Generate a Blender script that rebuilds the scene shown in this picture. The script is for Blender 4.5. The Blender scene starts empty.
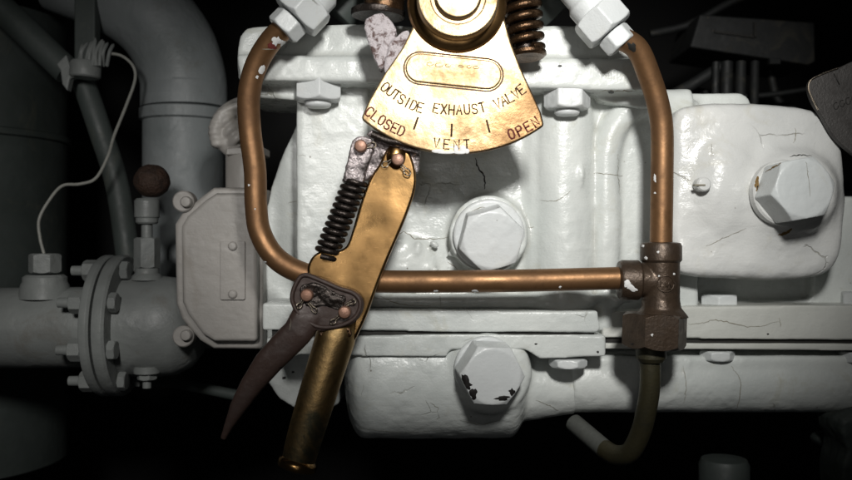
import bpy, bmesh, math, random
from mathutils import Vector, Matrix, noise as mnoise
random.seed(7)
sc = bpy.context.scene
C = sc.collection
S = 0.001                      # everything below is in millimetres
D = 900.0                      # camera stands 900 mm in front of the plane y = 0
PI = math.pi

def P(px, py, y=0.0):
    f = (D + y) / D
    return Vector(((px - 426) * f, y, (240 - py) * f))
def L(n, y=0.0): return n * (D + y) / D

# ------------------------------------------------------------------ mesh builder
class MB:
    def __init__(self): self.v = []; self.f = []
    def add(self, vs, fs):
        o = len(self.v); self.v += [Vector(p) for p in vs]; self.f += [tuple(i + o for i in q) for q in fs]
        return self
    def prism(self, pts, y0, y1, ref=None):
        """outline given in photo pixels (y down) read at depth ref, extruded y0..y1"""
        ref = y0 if ref is None else ref
        w = [P(a, b, ref) for a, b in pts]; n = len(w)
        vs = [(p.x, y0, p.z) for p in w] + [(p.x, y1, p.z) for p in w]
        fs = [tuple(range(n)), tuple(range(2 * n - 1, n - 1, -1))]
        for i in range(n): j = (i + 1) % n; fs.append((i, i + n, j + n, j))
        return self.add(vs, fs)
    def box(self, x0, py0, x1, py1, y0, y1, ref=None):
        return self.prism([(x0, py0), (x1, py0), (x1, py1), (x0, py1)], y0, y1, ref)
    def rbox(self, x0, py0, x1, py1, r, y0, y1, ref=None):
        pts = []
        for cx, cy, a0 in ((x1 - r, py0 + r, -90), (x1 - r, py1 - r, 0), (x0 + r, py1 - r, 90), (x0 + r, py0 + r, 180)):
            for k in range(7):
                a = math.radians(a0 + 15 * k); pts.append((cx + r * math.cos(a), cy + r * math.sin(a)))
        return self.prism(pts, y0, y1, ref)
    def lathe(self, o, axis, prof, seg=40, caps=True):
        """prof: list of (radius, height along axis)"""
        a = Vector(axis).normalized(); u, v = frame(a); o = Vector(o)
        vs = []; fs = []
        for r, h in prof:
            for k in range(seg):
                t = 2 * PI * k / seg
                vs.append(o + a * h + (u * math.cos(t) + v * math.sin(t)) * r)
        m = len(prof)
        for i in range(m - 1):
            for k in range(seg):
                k2 = (k + 1) % seg
                fs.append((i * seg + k, i * seg + k2, (i + 1) * seg + k2, (i + 1) * seg + k))
        if caps:
            fs.append(tuple(range(seg - 1, -1, -1))); fs.append(tuple(range((m - 1) * seg, m * seg)))
        return self.add(vs, fs)
    def cyl(self, p0, p1, r0, r1=None, seg=40):
        p0 = Vector(p0); p1 = Vector(p1); r1 = r0 if r1 is None else r1
        return self.lathe(p0, p1 - p0, [(r0, 0), (r1, (p1 - p0).length)], seg)
    def ball(self, c, rx, ry=None, rz=None, seg=32):
        ry = rx if ry is None else ry; rz = rx if rz is None else rz; c = Vector(c)
        vs = []; fs = []; n = seg // 2
        for i in range(1, n):
            t = PI * i / n
            for k in range(seg):
                p = 2 * PI * k / seg
                vs.append(c + Vector((rx * math.sin(t) * math.cos(p), ry * math.sin(t) * math.sin(p), rz * math.cos(t))))
        for i in range(n - 2):
            for k in range(seg):
                k2 = (k + 1) % seg
                fs.append((i * seg + k, (i + 1) * seg + k, (i + 1) * seg + k2, i * seg + k2))
        top = len(vs); vs += [c + Vector((0, 0, rz)), c - Vector((0, 0, rz))]
        for k in range(seg):
            k2 = (k + 1) % seg
            fs.append((top, k, k2)); fs.append((top + 1, (n - 2) * seg + k2, (n - 2) * seg + k))
        return self.add(vs, fs)
    def tube(self, path, r, seg=24, caps=True):
        path = [Vector(p) for p in path]; n = len(path)
        rr = r if isinstance(r, (list, tuple)) else [r] * n
        T = [(path[min(i + 1, n - 1)] - path[max(i - 1, 0)]).normalized() for i in range(n)]
        u, _ = frame(T[0]); vs = []; fs = []
        for i in range(n):
            u = (u - T[i] * u.dot(T[i])).normalized(); v = T[i].cross(u)
            for k in range(seg):
                t = 2 * PI * k / seg
                vs.append(path[i] + (u * math.cos(t) + v * math.sin(t)) * rr[i])
        for i in range(n - 1):
            for k in range(seg):
                k2 = (k + 1) % seg
                fs.append((i * seg + k, i * seg + k2, (i + 1) * seg + k2, (i + 1) * seg + k))
        if caps:
            fs.append(tuple(range(seg - 1, -1, -1))); fs.append(tuple(range((n - 1) * seg, n * seg)))
        return self.add(vs, fs)
    def hexa(self, c, axis, a, h, rot=0.0, cham=True, both=False):
        """hexagonal head: a = half the width across flats, h = height; chamfered corners"""
        ax = Vector(axis).normalized(); u, v = frame(ax); c = Vector(c)
        N = 48; rot = math.radians(rot); k_ = 0.8 if cham else 0.0
        def hr(t): return a / math.cos(((t + PI / 6) % (PI / 3)) - PI / 6)
        rings = []
        if both:
            rings.append([(a * .95, 0.0)] * N); 
        rings.append([None] * N); rings.append([None] * N); rings.append([None] * N)
        b0 = 1 if both else 0
        for i in range(N):
            t = 2 * PI * i / N + PI / 6            # corners at t = 30 deg + 60k
            r = hr(t)
            rings[b0][i] = (r, (r - a) * k_ if both else 0.0)
            rings[b0 + 1][i] = (r, h - (r - a) * k_ - .3)
            rings[b0 + 2][i] = (a * .95 if cham else r * .97, h)
        vs = []; fs = []
        for R_ in rings:
            for i in range(N):
                t = 2 * PI * i / N + PI / 6 - PI / 6 + rot
                r, z = R_[i]
                vs.append(c + ax * z + (u * math.cos(t) + v * math.sin(t)) * r)
        m = len(rings)
        for j in range(m - 1):
            for i in range(N):
                i2 = (i + 1) % N
                fs.append((j * N + i, j * N + i2, (j + 1) * N + i2, (j + 1) * N + i))
        fs.append(tuple(range(N - 1, -1, -1))); fs.append(tuple(range((m - 1) * N, m * N)))
        return self.add(vs, fs)
    def helix(self, p0, p1, r, wire, turns, seg=10, r1=None, ph=0.0):
        p0 = Vector(p0); p1 = Vector(p1); a = (p1 - p0); ln = a.length; a.normalize(); u, v = frame(a)
        n = int(turns * 20); r1 = r if r1 is None else r1; path = []
        for i in range(n + 1):
            s = i / n; t = 2 * PI * turns * s + ph; R_ = r + (r1 - r) * s
            path.append(p0 + a * (ln * s) + (u * math.cos(t) + v * math.sin(t)) * R_)
        return self.tube(path, wire, seg)
    def loft(self, secs, seg=24):
        """secs: (centre, half width, half thickness); lies in the xz plane"""
        cs = [Vector(s[0]) for s in secs]; n = len(cs); vs = []; fs = []
        for i in range(n):
            T = (cs[min(i + 1, n - 1)] - cs[max(i - 1, 0)]).normalized()
            side = T.cross(Vector((0, 1, 0))).normalized(); nn = side.cross(T)
            for k in range(seg):
                t = 2 * PI * k / seg; ct = math.cos(t); st = math.sin(t)
                e = .75
                vs.append(cs[i] + side * secs[i][1] * math.copysign(abs(ct) ** e, ct) + nn * secs[i][2] * math.copysign(abs(st) ** e, st))
        for i in range(n - 1):
            for k in range(seg):
                k2 = (k + 1) % seg
                fs.append((i * seg + k, i * seg + k2, (i + 1) * seg + k2, (i + 1) * seg + k))
        fs.append(tuple(range(seg - 1, -1, -1))); fs.append(tuple(range((n - 1) * seg, n * seg)))
        return self.add(vs, fs)

def frame(a):
    a = Vector(a).normalized()
    ref = Vector((0, 0, 1)) if abs(a.z) < .9 else Vector((1, 0, 0))
    u = (ref - a * ref.dot(a)).normalized()
    return u, a.cross(u)
def spline(pts, n=10):
    pts = [Vector(p) for p in pts]; out = []
    q = [pts[0] * 2 - pts[1]] + pts + [pts[-1] * 2 - pts[-2]]
    for i in range(1, len(q) - 2):
        for k in range(n):
            t = k / n; a, b, c, d = q[i - 1], q[i], q[i + 1], q[i + 2]
            out.append(.5 * ((2 * b) + (c - a) * t + (2 * a - 5 * b + 4 * c - d) * t * t + (3 * b - a - 3 * c + d) * t ** 3))
    out.append(pts[-1]); return out
def smooth_outline(pts, n=6):
    q = [Vector((a, b, 0)) for a, b in pts]; m = len(q); out = []
    for i in range(m):
        a, b, c, d = q[i - 1], q[i], q[(i + 1) % m], q[(i + 2) % m]
        for k in range(n):
            t = k / n
            p = .5 * ((2 * b) + (c - a) * t + (2 * a - 5 * b + 4 * c - d) * t * t + (3 * b - a - 3 * c + d) * t ** 3)
            out.append((p.x, p.y))
    return out

TEX = {}
def cloud(scale):
    if scale not in TEX:
        t = bpy.data.textures.new('cast_texture', 'CLOUDS'); t.noise_scale = scale * S; t.noise_depth = 2; TEX[scale] = t
    return TEX[scale]

ROOTLOC = {}
def thing(name, base, label, cat, group=None):
    o = bpy.data.objects.new(name, None); C.objects.link(o); o.empty_display_size = .02
    o.location = Vector(base) * S; o['label'] = label; o['category'] = cat
    if group: o['group'] = group
    ROOTLOC[o.name] = Vector(base); return o
def build(name, mb, mat, parent=None, bevel=0, bseg=3, remesh=0, smooth=0, disp=None, sharp=35, origin=None, label=None, flat=False):
    if parent is not None: org = ROOTLOC[parent.name]
    else: org = Vector(origin) if origin is not None else sum(mb.v, Vector()) / len(mb.v)
    me = bpy.data.meshes.new(name)
    me.from_pydata([(p - org) * S for p in mb.v], [], mb.f)
    bm = bmesh.new(); bm.from_mesh(me); bmesh.ops.recalc_face_normals(bm, faces=bm.faces); bm.to_mesh(me); bm.free()
    me.materials.append(mat)
    if mat.name.startswith('white_enamel_nut') and not remesh: remesh, smooth = 1.0, 5
    me.shade_smooth()
    o = bpy.data.objects.new(name, me); C.objects.link(o)
    ROOTLOC[o.name] = org
    if parent is not None: o.parent = parent
    else: o.location = org * S
    if remesh:
        m = o.modifiers.new('Remesh', 'REMESH'); m.mode = 'VOXEL'; m.voxel_size = remesh * S; m.use_smooth_shade = True
        if smooth: m = o.modifiers.new('Smooth', 'SMOOTH'); m.factor = .5; m.iterations = smooth
        for sc_, st in (disp or []):
            m = o.modifiers.new('Displace', 'DISPLACE'); m.texture = cloud(sc_); m.strength = st * S; m.mid_level = .5; m.texture_coords = 'LOCAL'
    elif bevel:
        m = o.modifiers.new('Bevel', 'BEVEL'); m.width = bevel * S; m.segments = bseg; m.limit_method = 'ANGLE'
        m.angle_limit = math.radians(40); m.harden_normals = True
    elif not flat: me.set_sharp_from_angle(angle=math.radians(sharp))
    if label: o['label'] = label
    return o
def tag(o, label, cat, group=None):
    o['label'] = label; o['category'] = cat
    if group: o['group'] = group
    return o

# ------------------------------------------------------------------ materials
def ramp(nt, fac, stops):
    r = nt.nodes.new('ShaderNodeValToRGB'); e = r.color_ramp.elements
    while len(e) < len(stops): e.new(.5)
    for i, (p, c) in enumerate(stops):
        e[i].position = p; e[i].color = (c[0], c[1], c[2], 1) if not isinstance(c, (int, float)) else (c, c, c, 1)
    nt.links.new(fac, r.inputs[0]); return r.outputs[0]
def nz(nt, vec, scale, detail=4, rough=.55, dist=0.0):
    n = nt.nodes.new('ShaderNodeTexNoise'); n.inputs['Scale'].default_value = scale; n.inputs['Detail'].default_value = detail
    n.inputs['Roughness'].default_value = rough; n.inputs['Distortion'].default_value = dist
    nt.links.new(vec, n.inputs['Vector']); return n.outputs['Fac']
def mix(nt, fac, a, b, mode='MIX'):
    m = nt.nodes.new('ShaderNodeMix'); m.data_type = 'RGBA'; m.blend_type = mode
    if isinstance(fac, float): m.inputs[0].default_value = fac
    else: nt.links.new(fac, m.inputs[0])
    for s_, x in ((6, a), (7, b)):
        if isinstance(x, tuple): m.inputs[s_].default_value = (*x, 1)
        else: nt.links.new(x, m.inputs[s_])
    return m.outputs[2]
def math_(nt, op, a, b):
    m = nt.nodes.new('ShaderNodeMath'); m.operation = op
    for i, x in enumerate((a, b)):
        if isinstance(x, (int, float)): m.inputs[i].default_value = x
        else: nt.links.new(x, m.inputs[i])
    return m.outputs[0]
def bump(nt, h, dist, strength=1.0, prev=None):
    b = nt.nodes.new('ShaderNodeBump'); b.inputs['Distance'].default_value = dist * S; b.inputs['Strength'].default_value = strength
    nt.links.new(h, b.inputs['Height'])
    if prev is not None: nt.links.new(prev, b.inputs['Normal'])
    return b.outputs[0]
def base_mat(name):
    m = bpy.data.materials.new(name); m.use_nodes = True; nt = m.node_tree
    bs = nt.nodes['Principled BSDF']; g = nt.nodes.new('ShaderNodeNewGeometry')
    return m, nt, bs, g.outputs['Position'], g.outputs['Pointiness']

def paint(name, col, col2, stain=(.42, .36, .22), stain_amt=.5, rough=.34, lump=1.0, grime=.5, round_=1.2, spec=.5, seams=0.0):
    m, nt, bs, pos, pt = base_mat(name)
    big = nz(nt, pos, 9, 3); mid = nz(nt, pos, 45, 4, .6); fine = nz(nt, pos, 420, 3, .6); st = nz(nt, pos, 17, 6, .7, 1.2)
    c = mix(nt, ramp(nt, big, [(.35, 0.), (.68, 1.)]), col, col2)
    c = mix(nt, math_(nt, 'MULTIPLY', ramp(nt, st, [(.56, 0.), (.78, 1.)]), stain_amt), c, stain)
    # grime gathered in the creases of the brushwork
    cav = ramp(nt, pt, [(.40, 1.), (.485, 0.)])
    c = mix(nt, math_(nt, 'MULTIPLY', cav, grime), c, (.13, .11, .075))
    sp = nt.nodes.new('ShaderNodeTexVoronoi'); sp.inputs['Scale'].default_value = 55; nt.links.new(pos, sp.inputs['Vector'])
    spk = math_(nt, 'MULTIPLY', ramp(nt, sp.outputs['Distance'], [(.035, 1.), (.075, 0.)]), ramp(nt, mid, [(.56, 0.), (.6, .8)]))
    c = mix(nt, spk, c, (.12, .09, .06))
    crk = None
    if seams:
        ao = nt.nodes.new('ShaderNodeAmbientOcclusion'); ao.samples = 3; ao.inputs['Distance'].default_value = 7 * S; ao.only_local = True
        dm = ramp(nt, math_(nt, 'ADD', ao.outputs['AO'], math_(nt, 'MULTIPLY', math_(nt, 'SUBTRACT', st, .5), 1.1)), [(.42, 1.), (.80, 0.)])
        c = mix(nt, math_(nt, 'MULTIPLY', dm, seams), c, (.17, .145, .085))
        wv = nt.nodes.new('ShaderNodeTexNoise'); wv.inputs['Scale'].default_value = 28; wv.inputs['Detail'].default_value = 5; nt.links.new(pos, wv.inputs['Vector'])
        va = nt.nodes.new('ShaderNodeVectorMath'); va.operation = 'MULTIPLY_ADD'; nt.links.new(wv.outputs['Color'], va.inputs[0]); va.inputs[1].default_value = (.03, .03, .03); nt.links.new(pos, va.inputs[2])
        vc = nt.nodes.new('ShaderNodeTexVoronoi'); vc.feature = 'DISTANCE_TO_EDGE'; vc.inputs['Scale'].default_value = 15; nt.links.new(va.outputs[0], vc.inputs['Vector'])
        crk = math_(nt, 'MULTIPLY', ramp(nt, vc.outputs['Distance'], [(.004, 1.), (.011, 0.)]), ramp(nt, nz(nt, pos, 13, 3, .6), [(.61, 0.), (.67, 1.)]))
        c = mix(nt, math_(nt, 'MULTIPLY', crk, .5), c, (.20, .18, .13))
    nt.links.new(c, bs.inputs['Base Color'])
    nt.links.new(ramp(nt, mid, [(.3, rough - .07), (.7, rough + .16)]), bs.inputs['Roughness'])
    bs.inputs['Specular IOR Level'].default_value = spec
    bvo = None
    if round_:
        bv = nt.nodes.new('ShaderNodeBevel'); bv.samples = 4; bv.inputs['Radius'].default_value = round_ * S; bvo = bv.outputs[0]
    # brush marks: noise stretched along one direction
    mp = nt.nodes.new('ShaderNodeMapping'); mp.inputs['Scale'].default_value = (40, 60, 300); mp.inputs['Rotation'].default_value = (0, .25, 0)
    nt.links.new(pos, mp.inputs['Vector'])
    br = nz(nt, mp.outputs[0], 1.0, 3, .6)
    n = bump(nt, mid, 1.2 * lump, .8, bvo)
    n = bump(nt, br, .22 * lump, .8, n)
    n = bump(nt, fine, .30 * lump, .8, n)
    if crk is not None: n = bump(nt, math_(nt, 'SUBTRACT', 1.0, crk), .6, 1.0, n)
    vz = nt.nodes.new('ShaderNodeTexVoronoi'); vz.inputs['Scale'].default_value = 120; vz.feature = 'SMOOTH_F1'; nt.links.new(pos, vz.inputs['Vector'])
    n = bump(nt, math_(nt, 'MULTIPLY', vz.outputs['Distance'], ramp(nt, nz(nt, pos, 22, 2), [(.5, 0.), (.62, 1.)])), 1.1 * lump, .8, n)
    nt.links.new(n, bs.inputs['Normal'])
    return m

def metal(name, col, dark, patina=.5, wave=0.0, rough=.34, metallic=1.0, scale=30, lump=1.0, scratch=0.0, lo=.45, hi=.7, round_=.8, grime=.6):
    m, nt, bs, pos, pt = base_mat(name)
    a = nz(nt, pos, scale, 6, .65, .4); b = nz(nt, pos, scale * 7, 4, .6)
    c = mix(nt, math_(nt, 'MULTIPLY', ramp(nt, a, [(lo, 0.), (hi, 1.)]), patina), col, dark)
    c = mix(nt, math_(nt, 'MULTIPLY', ramp(nt, b, [(.52, 0.), (.72, 1.)]), patina * .5), c, dark)
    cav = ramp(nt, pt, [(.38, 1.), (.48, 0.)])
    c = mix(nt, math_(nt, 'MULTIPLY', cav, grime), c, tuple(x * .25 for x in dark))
    if scratch:
        mp = nt.nodes.new('ShaderNodeMapping'); mp.inputs['Scale'].default_value = (120, 120, 1500); mp.inputs['Rotation'].default_value = (0, .5, 0)
        nt.links.new(pos, mp.inputs['Vector']); s_ = nz(nt, mp.outputs[0], 1, 2, .5)
        c = mix(nt, math_(nt, 'MULTIPLY', ramp(nt, s_, [(.64, 0.), (.7, 1.)]), scratch), c, tuple(min(1, x * 1.6) for x in col))
    nt.links.new(c, bs.inputs['Base Color']); bs.inputs['Metallic'].default_value = metallic
    nt.links.new(ramp(nt, a, [(.35, rough - .06), (.7, min(1, rough + .2))]), bs.inputs['Roughness'])
    bv = nt.nodes.new('ShaderNodeBevel'); bv.samples = 4; bv.inputs['Radius'].default_value = round_ * S
    n0 = bump(nt, nz(nt, pos, 11, 2), wave, 1.0, bv.outputs[0]) if wave else bv.outputs[0]
    n = bump(nt, b, .5 * lump, .8, n0); n = bump(nt, nz(nt, pos, 600, 3), .12 * lump, .8, n)
    nt.links.new(n, bs.inputs['Normal']); return m
def plain(name, col, rough=.6, metallic=0., var=.3, scale=200, spec=.4):
    m, nt, bs, pos, pt = base_mat(name)
    a = nz(nt, pos, scale, 4)
    c = mix(nt, a, tuple(x * (1 - var) for x in col), tuple(min(1, x * (1 + var)) for x in col))
    nt.links.new(c, bs.inputs['Base Color']); bs.inputs['Roughness'].default_value = rough; bs.inputs['Metallic'].default_value = metallic
    nt.links.new(bump(nt, a, .4, .8), bs.inputs['Normal']); bs.inputs['Specular IOR Level'].default_value = spec; return m

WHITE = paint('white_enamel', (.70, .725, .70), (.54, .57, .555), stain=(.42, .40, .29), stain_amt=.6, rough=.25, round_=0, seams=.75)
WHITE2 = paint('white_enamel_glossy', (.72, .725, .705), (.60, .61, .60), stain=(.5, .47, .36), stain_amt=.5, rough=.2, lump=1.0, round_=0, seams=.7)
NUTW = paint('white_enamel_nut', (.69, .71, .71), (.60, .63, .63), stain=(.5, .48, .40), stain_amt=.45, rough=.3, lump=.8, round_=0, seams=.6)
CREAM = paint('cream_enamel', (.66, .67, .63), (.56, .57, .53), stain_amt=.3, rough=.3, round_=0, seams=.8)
TAN = paint('grey_enamel_box', (.38, .36, .335), (.31, .295, .275), stain=(.2, .17, .13), stain_amt=.4, rough=.42, lump=.7, grime=.3)
GREY = paint('grey_enamel_pipe', (.27, .285, .275), (.17, .18, .175), stain=(.13, .10, .07), stain_amt=.55, rough=.42, lump=1.0, grime=.6)
DGREY = paint('dark_enamel_duct', (.28, .30, .305), (.18, .20, .20), stain=(.13, .11, .08), stain_amt=.5, rough=.45, lump=.9, grime=.4)
DARKP = paint('dark_green_enamel', (.07, .083, .078), (.045, .055, .05), stain_amt=.1, rough=.5, lump=.4)
BRASS = metal('worn_brass', (.56, .425, .255), (.21, .12, .048), patina=.8, rough=.40, scale=22, scratch=.3, round_=1.5)
def painted_falloff(m, amount, dark):
    nt = m.node_tree; bs = nt.nodes['Principled BSDF']; g = nt.nodes.new('ShaderNodeNewGeometry')
    src = bs.inputs['Base Color'].links[0].from_socket
    sx = nt.nodes.new('ShaderNodeSeparateXYZ'); nt.links.new(g.outputs['Position'], sx.inputs[0])
    n = nz(nt, g.outputs['Position'], 28, 5, .65, .5)
    # highlight falloff painted into the colour: darker towards lower right, broken up by noise
    d = math_(nt, 'SUBTRACT', math_(nt, 'MULTIPLY', sx.outputs['X'], 6.0), math_(nt, 'MULTIPLY', sx.outputs['Z'], 4.5))
    d = math_(nt, 'ADD', d, math_(nt, 'MULTIPLY', n, 1.1))
    f = ramp(nt, d, [(-.02, 0.), (.5, 1.)])
    nt.links.new(mix(nt, math_(nt, 'MULTIPLY', f, amount), src, dark), bs.inputs['Base Color'])
painted_falloff(BRASS, .92, (.15, .085, .038))
BRASSD = metal('brown_brass', (.34, .20, .08), (.10, .055, .022), patina=.95, wave=8.0, rough=.27, scale=11, scratch=.3, lo=.42, hi=.72, lump=.3)
GRIP = metal('tarnished_brass', (.38, .25, .11), (.085, .078, .05), patina=1.0, rough=.46, scale=17, lo=.42, hi=.6)
COPPER = metal('browned_copper', (.25, .134, .062), (.125, .066, .033), patina=.75, rough=.44, scale=20, lump=.45, metallic=.7)
TEEM = metal('brown_bronze', (.082, .056, .038), (.04, .028, .02), patina=.8, rough=.32, scale=45, metallic=.5)
OLIVE = metal('olive_tarnished_pipe', (.06, .053, .028), (.022, .022, .014), patina=.6, rough=.45, scale=40, metallic=.4)
MAROON = metal('maroon_brown_paint', (.062, .039, .032), (.034, .021, .017), patina=.6, rough=.40, metallic=.1, scale=40, lump=.6)
BLACKM = metal('oily_black_steel', (.05, .04, .035), (.015, .012, .01), patina=.7, rough=.22, metallic=.7, scale=90, lump=1.2)
BROWNS = metal('oily_brown_steel', (.13, .075, .04), (.025, .016, .012), patina=.9, rough=.22, metallic=.9, scale=80, lump=1.2)
CRUST = metal('crusted_steel', (.42, .37, .37), (.03, .024, .022), patina=1.0, rough=.25, metallic=.6, scale=48, lump=3.5, lo=.44, hi=.60)
CRUSTW = metal('white_crust', (.74, .68, .70), (.17, .11, .10), patina=1.0, rough=.4, metallic=.1, scale=150, lump=5, lo=.50, hi=.62)
PINC = metal('copper_pin', (.40, .23, .165), (.2, .09, .05), patina=.5, rough=.45, metallic=.5, scale=60)
STEEL = metal('bright_steel_wire', (.3, .26, .21), (.15, .1, .06), patina=.5, rough=.3, scale=100)
GAUGE = metal('dark_gauge_metal', (.07, .066, .063), (.03, .027, .025), patina=.6, rough=.55, metallic=.4, scale=60, lump=1.5)
RUST = metal('dark_red_rust', (.05, .026, .016), (.012, .008, .006), patina=.9, rough=.6, metallic=.1, scale=50, lump=6)
INK = plain('dark_brown_fill', (.085, .04, .022), .5)
REDINK = plain('reddish_brown_fill', (.13, .03, .025), .6, spec=.15)
CRACK = plain('crack_dirt', (.24, .22, .17), .8)
RUSTST = plain('rust_stain', (.20, .12, .035), .7)
CHIP = plain('bare_iron_chip', (.012, .01, .009), .5)
PAINTDROP = plain('white_paint_spot', (.75, .75, .74), .5, var=.1)
GASKET = plain('gasket_black', (.015, .014, .012), .6)
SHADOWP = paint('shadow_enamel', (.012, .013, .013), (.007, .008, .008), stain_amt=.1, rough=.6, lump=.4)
BULK = plain('bulkhead_dark', (.012, .012, .012), .9)
WIRE = plain('pale_wire', (.30, .30, .27), .5)

# ------------------------------------------------------------------ the setting
b = MB().box(-700, -500, 1500, 1000, 900, 960, ref=0)
o = build('bulkhead', b, BULK, bevel=2, origin=(0, 930, 0)); o['kind'] = 'structure'

def hexplug(parent, c, axis, a, h, rot, washer_r, wh, mat=NUTW, wshift=(0, 0, 0), name='hex_plug', label=None, washer='collar', wmat=None):
    ax = Vector(axis).normalized(); c = Vector(c)
    hd = build(name, MB().hexa(c + ax * (wh - .5), ax, a, h, rot), mat, parent, label=label, sharp=28)
    if washer_r:
        w = MB().lathe(c + Vector(wshift) - ax * 3, ax, [(washer_r, 0), (washer_r, wh + 1), (washer_r - 2, wh + 3), (washer_r - 6, wh + 3)], 48)
        build(washer, w, wmat or mat, hd)
    return hd
def vbolt(parent, c, a, h, down=True, rot=0, mat=NUTW, stud=True, name='flange_bolt'):
    ax = Vector((0, 0, -1 if down else 1)); c = Vector(c)
    o_ = build(name, MB().hexa(c, ax, a, h, rot, both=True), mat, parent, sharp=28)
    if stud: build('stud_end', MB().lathe(c, ax, [(a * .62, 0), (a * .62, h + 4), (a * .5, h + 6.5), (a * .1, h + 7)], 32), mat, o_)
    return o_

# ------------------------------------------------------------------ main valve body
vb = thing('exhaust_valve', P(450, 345, 120), 'large white painted valve casting behind the brass lever, with hexagonal plug at its middle', 'valve')
m = MB()
m.prism([(300, 60), (600, 60), (612, 100), (700, 100), (700, 345), (300, 345), (300, 150)], 84, 240)
m.prism([(300, 116), (284, 150), (270, 190), (262, 225), (258, 270), (256, 320), (259, 352), (266, 380), (279, 400), (300, 411), (322, 412), (340, 404), (340, 116)], 122, 210)
m.rbox(296, 70, 368, 345, 20, 66, 200)                          # left column
m.cyl(P(334, 90, 104), P(334, 345, 104), 38)
m.cyl(P(562, 80, 92), P(562, 322, 92), 34)                      # bright column
m.cyl(P(540, 80, 96), P(540, 322, 96), 22)
m.tube(spline([P(604, 330, 86), P(606, 230, 84), P(606, 160, 84), P(616, 124, 84), P(640, 106, 86), P(690, 102, 90)], 8), 15, 20)
m.box(640, 300, 910, 345, 120, 260); m.box(640, 240, 910, 345, 134, 260)
m.rbox(812, 196, 910, 330, 12, 118, 260)
m.rbox(650, 93, 752, 150, 14, 96, 230)
m.cyl(P(488, 234, 90), P(488, 234, 52), 42)                     # boss of the plug
m.tube(spline([P(350, 299, 74), P(420, 301, 72), P(500, 301, 72), P(545, 301, 72)], 4), 9, 16)
m.ball(P(548, 303, 68), 15, 12, 9); m.ball(P(580, 303, 70), 18, 12, 8); m.box(470, 296, 600, 312, 76, 120)
m.ball(P(404, 264, 84), 36, 12, 30)
rl = random.Random(3)
for i in range(16):                                             # lumpy overpainted patch left of the plug
    x, y = rl.uniform(395, 452), rl.uniform(240, 272); m.ball(P(x, y, 74), rl.uniform(3, 7), rl.uniform(3, 6), rl.uniform(2, 5), 12)
for i in range(26):
    x, y = rl.uniform(450, 640), rl.uniform(296, 304); m.ball(P(x, y, 68), rl.uniform(4, 9), 5, rl.uniform(2, 4), 12)
for i in range(22):                                             # paint runs
    x, y = rl.uniform(300, 660), rl.uniform(110, 280); m.ball(P(x, y, 86 if not 535 < x < 590 else 60), rl.uniform(1.6, 3), 3.4, rl.uniform(6, 16), 12)
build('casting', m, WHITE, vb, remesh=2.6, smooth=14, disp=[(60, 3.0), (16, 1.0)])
hexplug(vb, P(489, 235, 50), (.02, -1, -.16), 30, 34, -14, 38, 3, name='hex_plug')

# ------------------------------------------------------------------ bonnet at the top
bn = thing('valve_bonnet', P(440, 90, 100), 'white painted top cover flange of the valve, running behind the brass indicator', 'valve cover')
m = MB()
m.prism(smooth_outline([(238, 44), (243, 32), (256, 26), (330, 24), (480, 26), (590, 26), (640, 44), (656, 70), (656, 88), (600, 88), (480, 84), (360, 81), (250, 80), (238, 74)], 4), 36, 190)
m.prism([(236, 54), (640, 58), (654, 64), (656, 90), (600, 90), (480, 86), (360, 82), (240, 80)], 26, 120)
m.prism([(238, 70), (296, 80), (296, 100), (242, 96)], 60, 180)
m.prism([(590, 88), (660, 90), (672, 104), (640, 108), (600, 100)], 60, 160)
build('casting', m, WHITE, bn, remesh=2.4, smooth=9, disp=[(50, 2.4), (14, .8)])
vbolt(bn, P(318, 79, 52), 23, 24, rot=20); vbolt(bn, P(567, 88, 50), 21.5, 23, rot=0)

# ------------------------------------------------------------------ side housing (right)
sh = thing('side_housing', P(755, 275, 100), 'rounded white enamelled housing at the right, carrying a very large hexagonal plug', 'valve housing')
m = MB()
m.prism(smooth_outline([(674, 118), (686, 105), (740, 102), (794, 104), (828, 112), (844, 136), (847, 190), (846, 240), (836, 270), (808, 280), (740, 279), (690, 276), (674, 264), (671, 200)], 5), 40, 190)
m.ball(P(716, 185, 66), 44, 42, 74); m.ball(P(770, 205, 70), 80, 42, 76)
m.lathe(P(781, 194, 70), (0, -1, 0), [(52, 0), (45, 42), (36, 52)], 48)
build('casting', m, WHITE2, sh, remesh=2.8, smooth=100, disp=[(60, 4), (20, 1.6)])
hp = hexplug(sh, P(782, 193, 26), (.10, -1, .05), 29.5, 38, -20, 34, 8, mat=NUTW, washer='boss_ring', wmat=WHITE2)
sw = build('slotted_screw', MB().lathe(P(700, 185, 34), (0, -1, 0), [(7.5, 0), (7.5, 13), (6, 15), (.5, 15.6)], 28), WHITE2, sh)
build('slot', MB().box(694.5, 184.2, 705.5, 185.8, 17.6, 24), CRACK, sw)

# ------------------------------------------------------------------ lower flanges + chamber
lf = thing('lower_chamber', P(440, 445, 100), 'white painted lower chamber with double flange below the copper crosspipe and a chipped hexagonal plug', 'valve chamber')
m = MB().prism([(262, 303), (300, 303), (300, 309), (598, 311), (600, 330), (596, 333), (262, 330)], 44, 220)
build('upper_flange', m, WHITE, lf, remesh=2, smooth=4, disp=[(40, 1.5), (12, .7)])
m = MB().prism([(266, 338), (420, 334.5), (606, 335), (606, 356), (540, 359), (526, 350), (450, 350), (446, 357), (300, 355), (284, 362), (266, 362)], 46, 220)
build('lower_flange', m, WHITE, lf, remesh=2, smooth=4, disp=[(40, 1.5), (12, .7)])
build('gasket', MB().prism([(272, 330), (594, 332), (594, 338), (272, 340)], 50, 200), GASKET, lf)
m = MB()
m.cyl(P(364, 370, 124), P(510, 370, 124), 76); m.ball(P(366, 370, 124), 24, 76, 76); m.ball(P(508, 370, 124), 22, 76, 76)
m.box(354, 350, 516, 372, 62, 200)
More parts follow.
